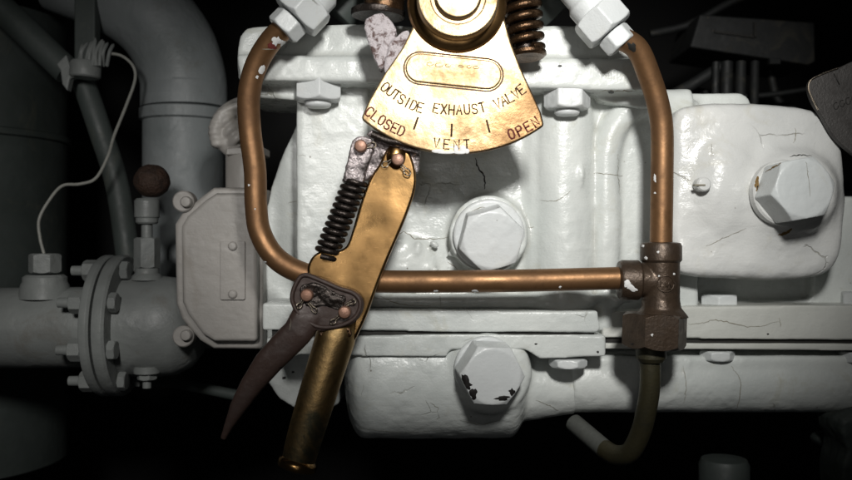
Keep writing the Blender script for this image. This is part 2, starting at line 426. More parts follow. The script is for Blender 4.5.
m.tube([P(520, 385, 116), P(575, 385, 116)], [40, 32], 32)
m.lathe(P(488, 368, 90), (0, -1, 0), [(46, 0), (44, 40), (38, 44)], 40)

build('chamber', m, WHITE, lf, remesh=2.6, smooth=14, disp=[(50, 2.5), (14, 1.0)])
hexplug(lf, P(486, 368, 46), (.12, -1, -.09), 29.5, 36, 27, 34, 3, label='hexagonal plug with chipped paint along its lower edge')
m_ = vbolt(lf, P(568, 358, 62), 18, 10, rot=10, stud=False, name='flange_nut')

# right-hand flange and beam
rf = thing('pipe_flange', P(740, 412, 130), 'long white painted flange and thick pipe running out of the frame at lower right', 'pipe flange')
m = MB().prism([(602, 312), (690, 306), (920, 305), (920, 341), (602, 338)], 72, 230)
build('upper_flange', m, CREAM, rf, remesh=2, smooth=4, disp=[(40, 1.2), (12, .6)])
m = MB().prism([(602, 343), (920, 344), (920, 351), (602, 349)], 74, 230)
build('lower_flange', m, CREAM, rf, remesh=1.8, smooth=2, disp=[(40, .8)])
build('gasket', MB().box(606, 336, 918, 346, 78, 220), GASKET, rf)
m = MB().cyl(P(568, 380, 116), P(920, 380, 116), 36); m.box(572, 356, 920, 384, 84, 180)
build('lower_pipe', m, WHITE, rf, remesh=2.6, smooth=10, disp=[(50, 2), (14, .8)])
vbolt(rf, P(719, 306.5, 108), 19, 14, down=False, rot=12, stud=False); vbolt(rf, P(860, 306, 108), 19, 16, down=False, rot=12, stud=False)
vbolt(rf, P(717, 350, 92), 17, 11, rot=5, stud=False, name='flange_nut'); vbolt(rf, P(857, 351, 92), 17, 12, rot=5, stud=False, name='flange_nut')

# ------------------------------------------------------------------ compression fittings
def fitting(base, c, ax, wl, ll, ws, ls, label, y, tail):
    ax = Vector(ax).normalized(); c = Vector(c)
    t = thing('pipe_fitting', c, label, 'pipe fitting', 'white hexagonal pipe fittings at the top ends of the copper pipes')
    build('union_nut', MB().hexa(c, -ax, wl, ll, 30, both=True), NUTW, t, sharp=28)
    build('gland_nut', MB().hexa(c - ax * (-1), ax, ws, ls, 0, both=True), NUTW, t, sharp=28)
    build('body', MB().lathe(c - ax * (ll - 2), -ax, [(wl * .85, 0), (wl * .85, 14), (wl * .7, 18), (wl * .7, tail)], 36), NUTW, t)
    return t
fitting(None, P(294, 18, -20), (-.68, -.06, -.73), 24.5, 26, 16, 17, 'white hexagonal fitting joining the left copper pipe at the top of the valve', -20, 60)
fitting(None, P(611, 32, -20), (.64, -.06, -.77), 23.5, 27, 15, 17, 'white hexagonal fitting joining the right copper pipe at the top of the valve', -20, 60)

# ------------------------------------------------------------------ copper pipes
cp = MB().tube(spline([P(286, 26, -20), P(270, 42, -12), P(256, 66, -4), P(249, 95, 2), P(250, 130, 6), P(255, 170, 8), P(256, 205, 8), P(260, 232, 8), P(274, 256, 6), P(297, 271, 4), P(330, 279, 2), P(380, 281.5, 0), P(500, 281, 0), P(625, 278, 0)], 12), 11.3, 32)
tag(build('copper_pipe', cp, COPPER), 'browned copper pipe at left, bending under the lever and running level to the tee', 'pipe', 'copper pipes')
cp = MB().tube(spline([P(622, 38, -22), P(638, 50, -16), P(650, 78, -8), P(658, 104, -3), P(662, 130, 0), P(662, 180, 0), P(661, 250, 0)], 12), 11.2, 32)
tag(build('copper_pipe', cp, COPPER), 'short browned copper pipe at the right dropping straight down into the tee', 'pipe', 'copper pipes')

# ------------------------------------------------------------------ tee
te = thing('tee_fitting', P(660, 360, 0), 'brown bronze tee joining both copper pipes, with a cast emblem on its front', 'tee fitting')
m = MB().cyl(P(661, 254, 0), P(661, 322, 0), 18.5); m.cyl(P(661, 281, 0), P(634, 280, 0), 17); m.lathe(P(661, 300, 0), (0, 0, -1), [(18.5, 0), (20, 8), (27, 17)], 40)
tb = build('body', m, TEEM, te, remesh=1, smooth=5, disp=[(8, .6)])
build('top_collar', MB().lathe(P(661, 262, 0), (0, 0, 1), [(19, 0), (20.5, 2), (20.5, 16), (19, 19), (14, 20), (11, 20)], 40), TEEM, te)
build('side_collar', MB().lathe(P(640, 280, 0), (-1, 0, 0), [(18, 0), (20, 2), (20, 18), (18.5, 21), (12, 22)], 40), TEEM, te)
build('union_nut', MB().hexa(P(655, 313, 0), (-.03, 0, -1), 28, 35, 0, both=True), TEEM, te, sharp=28)
build('lock_ring', MB().lathe(P(651, 346, 0), (0, 0, -1), [(15, 0), (15, 12), (12, 16)], 32), OLIVE, te)
def stroke_mesh(mb, pts, w, h, mp):
    """ribbon with thickness: pts 2D, mp maps (u, v, lift) to 3D"""
    pts = [Vector((a, b_, 0)) for a, b_ in pts]; n = len(pts)
    closed = (pts[0] - pts[-1]).length < 1e-5
    vs = []; fs = []
    for i in range(n):
        if closed: a = pts[i - 1] if i else pts[-2]; c_ = pts[i + 1] if i < n - 1 else pts[1]
        else: a = pts[max(i - 1, 0)]; c_ = pts[min(i + 1, n - 1)]
        t = (c_ - a).normalized(); s_ = Vector((-t.y, t.x, 0)) * w * .5
        e = Vector() if closed else (-t * w * .4 if i == 0 else (t * w * .4 if i == n - 1 else Vector()))
        for q, lift in ((pts[i] + s_ + e, 0), (pts[i] + s_ * .7 + e, h), (pts[i] - s_ * .7 + e, h), (pts[i] - s_ + e, 0)): vs.append(mp(q.x, q.y, lift))
    for i in range(n - 1):
        for k in range(4): k2 = (k + 1) % 4; fs.append((i * 4 + k, i * 4 + k2, i * 4 + 4 + k2, i * 4 + 4 + k))
    fs.append((3, 2, 1, 0)); fs.append(tuple((n - 1) * 4 + k for k in range(4)))
    mb.add(vs, fs)
ec = P(661, 283, 0)
def emap(u, v, lift):
    x = u; dy = -math.sqrt(max(0, 18.5 ** 2 - x * x)); n = Vector((x, dy, 0)).normalized()
    return Vector((ec.x + x, dy, ec.z + v)) + n * (lift - .2)
m = MB()
circ = [(8 * math.cos(2 * PI * k / 24), 8 * math.sin(2 * PI * k / 24)) for k in range(25)]
stroke_mesh(m, circ, 1.2, 1.1, emap)
stroke_mesh(m, [(-10.5, 0), (0, 11), (10.5, 0), (0, -11), (-10.5, 0)], 1.1, 1.0, emap)
for pts in ([(-5, -2.5), (-5, 3), (-2.5, 0), (0, 3), (0, -2.5)], [(1.5, -3), (3.2, 3), (5, -3)], [(2, -.5), (4.5, -.5)], [(-4, -5), (4, -5)]): stroke_mesh(m, pts, 1.0, 1.0, emap)
build('emblem', m, TEEM, tb, flat=True)

# drain pipe under the tee
dp = thing('drain_pipe', P(628, 455, 20), 'dark olive pipe hanging below the bronze tee and turning back to the left', 'pipe')
m = MB().tube(spline([P(650, 350, 0), P(650, 385, 4), P(646, 412, 12), P(640, 434, 22), P(630, 452, 32), P(616, 455, 46), P(604, 449, 60)], 8), 10.3, 28)
build('bent_tube', m, OLIVE, dp)
build('pale_tube', MB().tube([P(605, 449.5, 59), P(574, 423, 110)], 10.2, 28), plain('pale_pipe_paint', (.11, .115, .105), .5), dp, label='pale grey painted end of the drain pipe')

# ------------------------------------------------------------------ brass indicator quadrant
QC = (457, 6); YQ = -50.0
qd = thing('valve_indicator', P(457, 6, YQ), 'brass indicator quadrant stamped OUTSIDE EXHAUST VALVE, CLOSED, VENT and OPEN', 'valve indicator')
def qarc(r, a):   # photo pixel at radius r, angle a degrees from straight down, positive right
    return (QC[0] + r * math.sin(math.radians(a)), QC[1] + r * math.cos(math.radians(a)))
out = [qarc(148, a) for a in range(-40, 37, 2)] + [(543.5, 122), (541, 112), (532, 92), (521, 68), (511, 42), (505, 20), (503, -4), (498, -30), (480, -48), (457, -54), (434, -48), (418, -30), (414, -4), (416, 10), (412, 28), (402, 48), (384, 74), (369, 100), (362, 116)]
m = MB().prism(out, YQ, YQ + 9)
pl = build('plate', m, BRASS, qd, bevel=2.0, bseg=4)
def obround(c0, c1, r, n=12):
    c0 = Vector((*c0, 0)); c1 = Vector((*c1, 0)); a0 = math.atan2(c1.y - c0.y, c1.x - c0.x); p = []
    for k in range(n + 1): t = a0 - PI / 2 + PI * k / n; p.append((c1.x + r * math.cos(t), c1.y + r * math.sin(t)))
    for k in range(n + 1): t = a0 + PI / 2 + PI * k / n; p.append((c0.x + r * math.cos(t), c0.y + r * math.sin(t)))
    return p
def qmap0(u, v, lift): p = P(u, v, YQ); return Vector((p.x, YQ - lift + .05, p.z))
np_ = build('name_boss', MB().prism(obround((420, 68), (487, 75), 14.5), YQ - 2.2, YQ + 2, ref=YQ), BRASS, qd, bevel=1.6, bseg=3)
m = MB(); ob = obround((420, 68), (487, 75), 16.2, 10); ob.append(ob[0]); stroke_mesh(m, ob, 1.9, .25, qmap0)
build('boss_outline', m, INK, qd, flat=True)
# ring + hub
build('hub_ring', MB().lathe(P(457, 4, YQ), (0, -1, 0), [(47, -1), (45, 4), (40, 7), (36, 8)], 64), BRASSD, qd)
hb = build('hub', MB().lathe(P(457, 4, YQ), (0, -1, 0), [(36, 4), (38, 12), (38, 24), (36, 27), (26, 28), (25, 26.5), (24, 26.5)], 64), BRASS, qd)
build('pivot_pin', MB().lathe(P(457, 4, YQ), (0, -1, 0), [(21.5, 20), (21.5, 31), (19.5, 33), (1, 33.6)], 48), BRASS, hb)
# stamped lettering
G = {'O': [[(1, 0), (3, 0), (4, 1.5), (4, 4.5), (3, 6), (1, 6), (0, 4.5), (0, 1.5), (1, 0)]], 'U': [[(0, 6), (0, 1.2), (1, 0), (3, 0), (4, 1.2), (4, 6)]],
     'T': [[(0, 6), (4, 6)], [(2, 6), (2, 0)]], 'S': [[(4, 5), (3, 6), (1, 6), (0, 4.8), (.6, 3.4), (3.4, 2.6), (4, 1.2), (3, 0), (1, 0), (0, 1)]],
     'I': [[(2, 0), (2, 6)]], 'D': [[(0, 0), (0, 6), (2.5, 6), (4, 4.5), (4, 1.5), (2.5, 0), (0, 0)]], 'E': [[(4, 6), (0, 6), (0, 0), (4, 0)], [(0, 3), (3, 3)]],
     'X': [[(0, 0), (4, 6)], [(0, 6), (4, 0)]], 'H': [[(0, 0), (0, 6)], [(4, 0), (4, 6)], [(0, 3), (4, 3)]], 'A': [[(0, 0), (2, 6), (4, 0)], [(.8, 2.2), (3.2, 2.2)]],
     'V': [[(0, 6), (2, 0), (4, 6)]], 'L': [[(0, 6), (0, 0), (4, 0)]], 'C': [[(4, 5), (3, 6), (1, 6), (0, 4.5), (0, 1.5), (1, 0), (3, 0), (4, 1)]],
     'P': [[(0, 0), (0, 6), (3, 6), (4, 5), (4, 4), (3, 3), (0, 3)]], 'N': [[(0, 0), (0, 6), (4, 0), (4, 6)]]}
def word(txt, r, a0, a1, size, w, mat, lift=.45, parent=None):
    m = MB(); n = len(txt)
    for i, ch in enumerate(txt):
        am = a0 + (a1 - a0) * (i / (n - 1))
        cx, cy = qarc(r, am); t = math.radians(am)
        dr = random.uniform(-.5, .5); tw = t + random.uniform(-.05, .05)
        for st in G[ch]:
            pts = []
            for u, v in st:
                U = (u - 2) * size / 6 * (.82 if ch != 'I' else 1); V = (v - 3) * size / 6 + dr
                # right along tangent, up towards the hub
                pts.append((cx + U * math.cos(tw) - V * math.sin(tw), cy - U * math.sin(tw) - V * math.cos(tw)))
            stroke_mesh(m, pts, w, lift, qmap0)
    return build('lettering', m, mat, parent or pl, flat=True)
INKR = plain('stamped_letter_shade', (.075, .045, .03), .9, spec=.05)
word('OUTSIDE', 108, -41.5, -20, 9.5, 1.6, INKR, .5); word('EXHAUST', 104, -11.5, 14, 9.3, 1.6, INKR, .5); word('VALVE', 105.5, 22.5, 37.5, 9.8, 1.7, INKR, .5)
word('CLOSED', 137, -39.6, -24, 9.5, 1.8, REDINK); word('OPEN', 139.5, 23, 34, 9.5, 2.0, REDINK)
word('VENT', 139, -8.5, 4, 9.5, 1.6, INKR)
m = MB()
for k, a in enumerate((-19.3, -2.5, 14.5)):
    mk = MB(); stroke_mesh(mk, [qarc(118.5, a), qarc(130, a)], 2.1, .5, qmap0); build('graduation_mark', mk, INKR, pl, flat=True)
stroke_mesh(m, [qarc(100 + .2 * k, 8 + 2 * k) for k in range(16)], .5, .2, qmap0)
build('scribed_arc', m, INKR, pl, flat=True)
# faint worn characters on the raised boss
m = MB()
def bmap(u, v, lift): p = P(u, v, YQ - 2.2); return Vector((p.x, YQ - 2.2 - lift + .05, p.z))
for (x, y, w_, h_) in ((430, 64, 3.2, 1.8), (439, 65, 4, 2), (448, 65.5, 2.6, 1.6), (461, 66, 2.6, 1), (469, 66.8, 2.2, 1.5), (476, 67.4, 3, 1.3)):
    stroke_mesh(m, [(x + w_ * math.cos(t * PI / 6), y + h_ * math.sin(t * PI / 6)) for t in range(11)], .7, .2, bmap)
build('worn_lettering', m, INKR, np_, flat=True)
# blobs of dried white paint over VENT
m = MB()
for (x, y, a_, c_) in ((438, 151, 6, 2), (446, 152.5, 9, 1.4), (456, 149, 2.6, 4), (463, 149, 3.2, 4), (467, 151, 2.4, 2.6), (460, 152.5, 6, 1.6)):
    p = P(x, y, YQ); m.ball(p, a_, .7, c_, 16)
build('paint_smear', m, PAINTDROP, pl)

# lugs, collars and spring above
lg = MB().prism(smooth_outline([(364, 24), (370, 16), (382, 13), (392, 22), (396, 32), (388, 48), (382, 68), (378, 66), (370, 46)], 4), -38, -18)
lg.prism(smooth_outline([(392, 40), (407, 30), (408, 40), (398, 60), (388, 74), (384, 68), (388, 52)], 4), -42, -30)
tag(build('crusted_lug', lg, CRUSTW, remesh=1.1, smooth=4, disp=[(7, 2.6), (3, 1.0)]), 'pale encrusted metal lug left of the brass indicator', 'lug')
cl = thing('spindle_collar', P(384, 16, -10), 'oily brown collar at the top edge, above the pale encrusted lug', 'collar')
build('collar', MB().lathe(P(384, 12, -12), (0, 0, 1), [(19, 0), (20, 3), (20, 12), (22, 14), (22, 40)], 40), BROWNS, cl)
build('washer', MB().lathe(P(378, 17, -6), (0.05, 0, 1), [(26, 0), (27, 2), (27, 6), (24, 8)], 40), BLACKM, cl)
rd = MB().cyl(P(336, 16, 60), P(372, -30, 60), 22)
tag(build('dark_shaft', rd, DARKP, bevel=2), 'dark round shaft ends at the top edge beside the brown collar', 'shaft')
ts = thing('coil_spring', P(527, 58, -8), 'thick oily brown coil spring at the top, just right of the brass indicator', 'spring')
build('coil', MB().helix(P(519, -38, -8), P(526, 50, -8), 15.5, 4.3, 8.2, 12), BROWNS, ts)
build('core', MB().cyl(P(518, -40, -8), P(526, 52, -8), 9), BLACKM, ts)
build('spring_seat', MB().lathe(P(527, 58, -8), (-.06, 0.1, 1), [(17, 0), (19.5, 2), (19.5, 5), (12, 8)], 40), BROWNS, ts)
bk = MB().cyl(P(520, -30, 50), P(560, 10, 60), 26)
tag(build('dark_shaft', bk, DARKP, bevel=2), 'dark round shaft behind the thick coil spring at the top', 'shaft')

# ------------------------------------------------------------------ hand lever
YL = -30.0
lv = thing('hand_lever', P(396, 150, YL), 'brass hand lever with round grip, latch spring and maroon squeeze trigger', 'lever')
out = smooth_outline([(395, 144), (386, 150), (379, 164), (369, 180), (359, 207), (352, 231), (346, 246), (336, 251), (322, 251), (312, 257), (307, 270), (312, 284), (330, 296), (338, 320), (342, 340), (353, 342), (360, 330), (368, 312), (378, 284), (391, 252), (404, 222), (414, 194), (416, 176), (412, 158), (405, 147)], 4)
build('arm', MB().prism(out, YL - 6, YL + 10), BRASSD, lv, bevel=3, bseg=4)
gp = build('grip', MB().tube(spline([P(346, 304, YL + 6), P(339, 326, YL + 2), P(333, 346, YL), P(316, 400, YL - 4), P(304, 440, YL - 6), P(298, 462, YL - 7)], 8), [17 + 2.5 * min(1, i / 14) - 3.5 * max(0, (i - 14) / 26) for i in range(41)], 36), GRIP, lv)
ax_ = (P(298, 462, -37) - P(304, 440, -36)).normalized()
build('end_cap', MB().lathe(P(299, 458, -37), ax_, [(15, 0), (18.5, 3), (19.5, 6), (18.5, 10), (12, 12.5), (1, 13)], 36), BRASSD, gp)
# dimple boss + pivot pin
bs_ = build('pivot_boss', MB().ball(P(396, 156, YL - 5), 9.5, 8, 13), BRASSD, lv)
def pin(parent, px, py, y, r, mat=PINC):
    o_ = build('pin', MB().lathe(P(px, py, y), (0, -1, 0), [(r, 0), (r, 6), (r - 1, 7.6), (r * .5, 8.4), (.3, 8.6)], 28), mat, parent); return o_
pin(lv, 398, 160, YL - 10, 6)
def cotter(parent, px, py, y, ang, ln=9, w=2.2):
    c_, s_ = math.cos(ang), math.sin(ang); pts = []
    for t in range(15):
        a_ = -PI * .85 + t * PI * 1.7 / 14
        u = ln * .55 + ln * .45 * math.cos(a_); v = w * math.sin(a_) * 1.3
        pts.append((u, v))
    pts = [(-ln * .7, -.8)] + pts + [(-ln * .8, 1.2)]
    return build('split_pin', MB().tube(spline([P(px + u * c_ - v * s_, py + u * s_ + v * c_, y + .4 * math.sin(u)) for u, v in pts], 3), .75, 8), STEEL, parent)
cotter(lv, 404, 168, YL - 12, .9); cotter(lv, 389, 162, YL - 11, 2.6, 8)
# yoke behind lever head
m = MB().prism(smooth_outline([(374, 139), (392, 134), (416, 138), (420, 152), (418, 172), (412, 172), (380, 172), (366, 180), (362, 170)], 4), YL - 2, YL + 16)
m.prism([(366, 134), (372, 130), (421, 146), (418, 153), (395, 148)], YL - 12, YL + 8)
build('yoke', m, CRUST, lv, remesh=1.1, smooth=4, disp=[(7, 2.6), (3, 1.0)])
build('oily_bar', MB().tube(spline([P(372, 134, YL - 14), P(386, 140, YL - 15), P(402, 143, YL - 15), P(421, 147, YL - 13)], 5), 3.6, 14), BLACKM, lv)
# latch clevis
m = MB().prism(smooth_outline([(352, 142), (360, 136), (370, 138), (374, 146), (370, 160), (366, 172), (361, 184), (344, 181), (347, 162)], 4), YL - 12, YL + 6)
ck = build('clevis', m, CRUST, lv, remesh=1.1, smooth=4, disp=[(7, 2.0), (3, .8)])
pin(lv, 361, 146.5, YL - 14, 6); cotter(lv, 369, 146, YL - 14, -.25, 7)
sp = build('latch_spring', MB().helix(P(355.5, 181, YL - 2), P(325, 257, YL - 2), 9.8, 2.7, 12.3, 12), BLACKM, lv)
build('latch_rod', MB().cyl(P(357, 178, YL - 1), P(324, 260, YL - 1), 4.2), BLACKM, sp)
# trigger
YT = YL - 18
out = smooth_outline([(304, 273), (294, 283), (290, 298), (295, 313), (306, 325), (318, 331), (338, 329), (354, 323), (362, 312), (363, 300), (355, 291), (338, 285), (322, 278)], 4)
tr = build('trigger', MB().prism(out, YT, YT + 8).loft([(P(312, 306, YT + 5), 16, 6), (P(306, 318, YT + 5), 15, 8), (P(298, 332, YT + 5), 14.5, 9), (P(284, 346, YT + 6), 14.2, 9), (P(267, 364, YT + 7), 13.2, 8.5), (P(251, 386, YT + 8), 10.8, 7.5), (P(238, 407, YT + 9), 8, 6), (P(229, 425, YT + 10), 4.6, 4), (P(223, 439, YT + 11), 2.6, 2.4)]), MAROON, lv, remesh=1.0, smooth=6, disp=[(12, .8)])
m = MB(); rim = smooth_outline([(304, 275), (296, 284), (292, 298), (297, 311), (307, 321), (320, 327), (338, 326), (352, 320), (359, 311), (360, 301), (353, 293), (338, 288), (321, 280.5)], 4)
m.tube([P(a, b_, YT - .5) for a, b_ in rim + rim[:1]], 2.2, 10)
build('rim', m, MAROON, tr)
m = MB().prism(smooth_outline([(300, 286), (318, 284), (334, 292), (345, 298), (340, 310), (324, 306), (306, 306)], 4), YT - 3, YT + 2)
build('grease', m, BLACKM, tr, remesh=.9, smooth=4, disp=[(9, 4.0), (4, 1.2)])
pin(tr, 307.5, 295, YT - 1, 6); pin(tr, 345, 312, YT - 1, 6)
for a_ in ((312, 307, .9, 7), (301, 303, 2.2, 6), (336, 319, 2.4, 7), (350, 303, -.4, 6)):
    cotter(tr, a_[0], a_[1], YT - 4, a_[2], a_[3], 1.8)
# link behind trigger shining under it
build('link', MB().prism(smooth_outline([(320, 326), (345, 326), (352, 334), (340, 342), (322, 338)], 4), YL - 14, YL + 4), BROWNS, lv, remesh=1, smooth=3, disp=[(6, 3)])

# ------------------------------------------------------------------ junction box on the left
YJ = 95
jb = thing('junction_box', P(215, 350, 120), 'taupe grey painted metal junction box with clipped corners left of the valve', 'junction box')
o_out = [(173, 224), (180, 213), (200, 196), (212, 187), (262, 187), (262, 350), (212, 350), (198, 341), (180, 320), (174, 304)]
build('box_body', MB().prism(o_out, YJ + 6, YJ + 90, ref=YJ), TAN, jb, bevel=5, bseg=4)
build('cover', MB().prism([(181, 226), (187, 216), (205, 200), (216, 193), (257, 193), (257, 342), (214, 342), (202, 334), (187, 314), (182, 302)], YJ - 8, YJ + 12, ref=YJ - 8), TAN, jb, bevel=5, bseg=4)
for (x, y) in ((187, 202), (187, 335)):
    e_ = build('mounting_ear', MB().lathe(P(x, y, YJ + 20), (0, -1, 0), [(12, 0), (12, 16), (10.5, 18), (8, 18)], 30), TAN, jb)
    build('screw', MB().lathe(P(x, y, YJ + 2), (0, -1, 0), [(6.3, 0), (6.3, 5), (5, 7), (.4, 7.4)], 24), TAN, e_)
st_ = build('strap_plate', MB().rbox(220, 241, 245, 300, 2, YJ - 11, YJ - 6), TAN, jb, bevel=.8)
for (x, y) in ((233, 246), (233, 294)):
    build('screw', MB().lathe(P(x, y, YJ - 10), (0, -1, 0), [(5, 0), (5, 2.5), (3.5, 4), (.4, 4.3)], 24), TAN, st_)
build('cable_gland', MB().lathe(P(245, 190, YJ + 45), (0, 0, 1), [(22, 0), (22, 40), (20, 43), (20, 46)], 36), TAN, jb)
eb = MB()
eb.helix(P(242, 146, 132), P(224, 118, 132), 10, 5, 3.2, 12); eb.tube(spline([P(236, 152, 135), P(222, 138, 132), P(222, 120, 132), P(236, 108, 136), P(256, 102, 140)], 6), 11, 20)
for k, q in enumerate(spline([P(218, 144, 128), P(216, 128, 126), P(224, 113, 128), P(238, 106, 130)], 3)):
    eb.ball(q, 9, 10, 5.5, 16)
tag(build('cable_conduit', eb, TAN, remesh=1.6, smooth=3, disp=[(8, 1.2)]), 'grey ribbed bent conduit above the junction box, half behind the copper pipe', 'conduit')
ac = MB().prism([(226, 148), (262, 146), (262, 154), (226, 155)], 118, 170)
tag(build('cable_bracket', ac, TAN, bevel=1.5), 'small grey bracket plate clamping the ribbed conduit over the junction box', 'bracket')

# ------------------------------------------------------------------ flanged pipe on the left
YP = 170
fp = thing('flanged_pipe', P(110, 395, YP), 'thick grey horizontal pipe with bolted flanges at the lower left', 'pipe')
k_ = (D + YP) / D; rr = 40 * k_
build('left_pipe', MB().tube([P(-160, 328, YP), P(-40, 328, YP), P(98, 327, YP)], [rr, rr, rr], 56), GREY, fp)
build('right_pipe', MB().lathe(P(122, 326, YP), (1, 0, 0), [(50 * k_, 0), (50 * k_, 40 * k_), (48 * k_, 56 * k_), (41 * k_, 70 * k_), (28 * k_, 80 * k_), (8, 86 * k_)], 56), GREY, fp)
for x0, x1 in ((103, 113.5), (115, 128)):
    a_ = P(x0, 325, YP); w_ = (x1 - x0) * k_
    build('flange_disc', MB().lathe(a_, (1, 0, 0), [(60 * k_, 0), (69 * k_, 1.5), (70 * k_, 4), (70 * k_, w_ - 3), (68 * k_, w_), (50 * k_, w_)], 72), GREY, fp)
for i in range(8):
    t = math.radians(22.5 + 45 * i + 4); R_ = 58 * k_
    c_ = P(103, 325, YP) + Vector((0, -math.cos(t) * R_, math.sin(t) * R_))
    bb = build('flange_bolt', MB().hexa(c_ + Vector((1, 0, 0)), (-1, 0, 0), 11, 15, 10 * i, both=True), GREY, fp, sharp=28)
    build('stud_end', MB().cyl(c_, c_ - Vector((28, 0, 0)), 6.2, 5.6, 20), GREY, bb)
    build('nut', MB().hexa(c_ + Vector((25 * k_, 0, 0)), (1, 0, 0), 10, 9, 20 * i, both=True), GREY, bb, sharp=28)
cpx = P(45, 290, YP - 10)
cb = build('cap_collar', MB().lathe(cpx, (0, 0, 1), [(30, -10), (27, 6), (25, 10), (25, 15), (21, 18)], 40), GREY, fp)
build('hex_cap', MB().hexa(P(45, 273, YP - 10), (0, 0, 1), 16, 23, 10, both=True), GREY, cb, sharp=28)
vs_ = thing('test_valve', P(147, 278, YP - 10), 'small grey test valve standing on the flanged pipe, under the rusty ball', 'valve')
build('base', MB().lathe(P(147, 280, YP - 10), (0, 0, 1), [(19, 0), (17, 5), (14, 8), (14, 14)], 32), GREY, vs_)
build('hex_nut', MB().hexa(P(147, 268, YP - 10), (0, 0, 1), 13, 36, 20, both=True), GREY, vs_, sharp=28)
build('stem', MB().cyl(P(147, 238, YP - 10), P(147, 220, YP - 10), 6.5), GREY, vs_)
build('cap', MB().lathe(P(147, 224, YP - 10), (0, 0, 1), [(11, 0), (13, 2), (13, 7), (14.5, 8), (14.5, 27), (12, 30)], 32), GREY, vs_)
m = MB().cyl(P(147, 366, YP - 30), P(147, 373, YP - 30), 15); m.hexa(P(147, 372, YP - 30), (0, 0, -1), 10, 9, 0); m.cyl(P(147, 378, YP - 30), P(147, 388, YP - 30), 5)
build('drain_plug', m, GREY, fp)
tag(build('rusty_ball', MB().ball(P(152, 181, YP - 5), 21, 21, 20, 36), RUST, remesh=1.5, smooth=1, disp=[(12, 2.5)]), 'dark rusty red ball knob above the small grey test valve', 'knob')

# ------------------------------------------------------------------ big duct
YD = 330; kd = (D + YD) / D
du = thing('duct_pipe', P(184, 335, YD), 'wide dim grey vertical duct with an elbow at its top, behind the junction box', 'duct')
build('riser', MB().cyl(P(184, 345, YD), P(184, 116, YD), 40 * kd, seg=64), DGREY, du)
build('coupling_ring', MB().lathe(P(184, 122, YD), (0, 0, 1), [(40 * kd, 0), (43 * kd, 2), (43 * kd, 16), (40 * kd, 18)], 64), DGREY, du)
build('coupling_ring', MB().lathe(P(184, 102, YD), (0, 0, 1), [(38 * kd, -2), (38 * kd, 4), (42 * kd, 6), (42 * kd, 24), (40 * kd, 28)], 64), DGREY, du)
build('elbow', MB().tube(spline([P(184, 108, YD), P(183, 78, YD), P(172, 44, YD), P(148, 14, YD), P(110, -10, YD), P(60, -30, YD)], 10), 42 * kd, 64), DGREY, du)

# tank far left
YK = 420; kk = (D + YK) / D
tk = thing('storage_tank', P(-30, 300, YK), 'wide very dark green tank wall at the left edge', 'tank')
build('shell', MB().cyl(P(-50, 460, YK), P(-50, 20, YK), 110 * kk, seg=80), DARKP, tk)
build('hoop', MB().lathe(P(-50, 143, YK), (0, 0, 1), [(110 * kk, 0), (113 * kk, 2), (113 * kk, 10), (110 * kk, 12)], 80), DARKP, tk)

# braces and clamp
YB = 250
tag(build('brace_tube', MB().cyl(P(-30, -22, YB), P(68, 72, YB), 18, seg=36), DARKP), 'dark diagonal tube crossing the top left corner down to the clamp', 'tube')
tag(build('brace_tube', MB().tube(spline([P(80, 72, YB + 30), P(100, 130, YB + 30), P(118, 190, YB + 30), P(132, 290, YB + 30)], 6), 15, 30), DARKP), 'dark tube dropping from the clamp behind the small test valve', 'tube')
tag(build('vertical_bar', MB().box(74, -40, 95, 60, YB + 20, YB + 40), DARKP, bevel=2), 'dark flat vertical bar above the clamp at upper left', 'bar')
ck = thing('pipe_clamp', P(78, 80, YB - 20), 'dull grey pipe clamp with a pointed lug at the end of the diagonal tube', 'clamp')
build('band', MB().lathe(P(85, 78, YB - 15), (0.05, 0, 1), [(17, 0), (19, 2), (19, 18), (17, 21)], 36), GREY, ck)
build('bracket', MB().prism([(56, 64), (66, 54), (70, 66), (76, 62), (80, 76), (70, 78), (67, 91), (62, 84), (60, 70)], YB - 22, YB - 8), GREY, ck, bevel=2)
m = MB()
for i in range(9):
    x = 78 + i * 3.6; m.tube(spline([P(x, 66, YB - 20 + random.uniform(-8, 8)), P(x + random.uniform(0, 3), 52, YB - 24), P(x + random.uniform(2, 8), 38 + abs(i - 4) * 1.5, YB - 16)], 4), [2.4] * 8 + [.8], 8)
tag(build('wire_bundle', m, GREY), 'frayed bundle of grey wire ends standing out of the clamp', 'wires')
w = MB().tube(spline([P(108, 53, YB - 20), P(122, 56, YB - 20), P(133, 66, YB - 20), P(135, 80, YB - 20), P(126, 106, YB - 25), P(114, 136, YB - 40), P(108, 156, YB - 50), P(96, 178, YB - 55), P(80, 184, YB - 60), P(62, 186, YB - 70), P(48, 202, YB - 80), P(39, 220, YB - 86), P(40, 238, YB - 90), P(44, 254, YB - 92)], 8), 1.9, 10)
tag(build('thin_wire', w, WIRE), 'thin pale wire looping from the clamp down to the capped pipe', 'wire')
tag(build('thin_pipe', MB().tube(spline([P(130, 378, 300), P(180, 384, 280), P(240, 396, 260)], 5), 7, 16), DARKP), 'thin dark pipe low behind the maroon trigger tip', 'pipe')

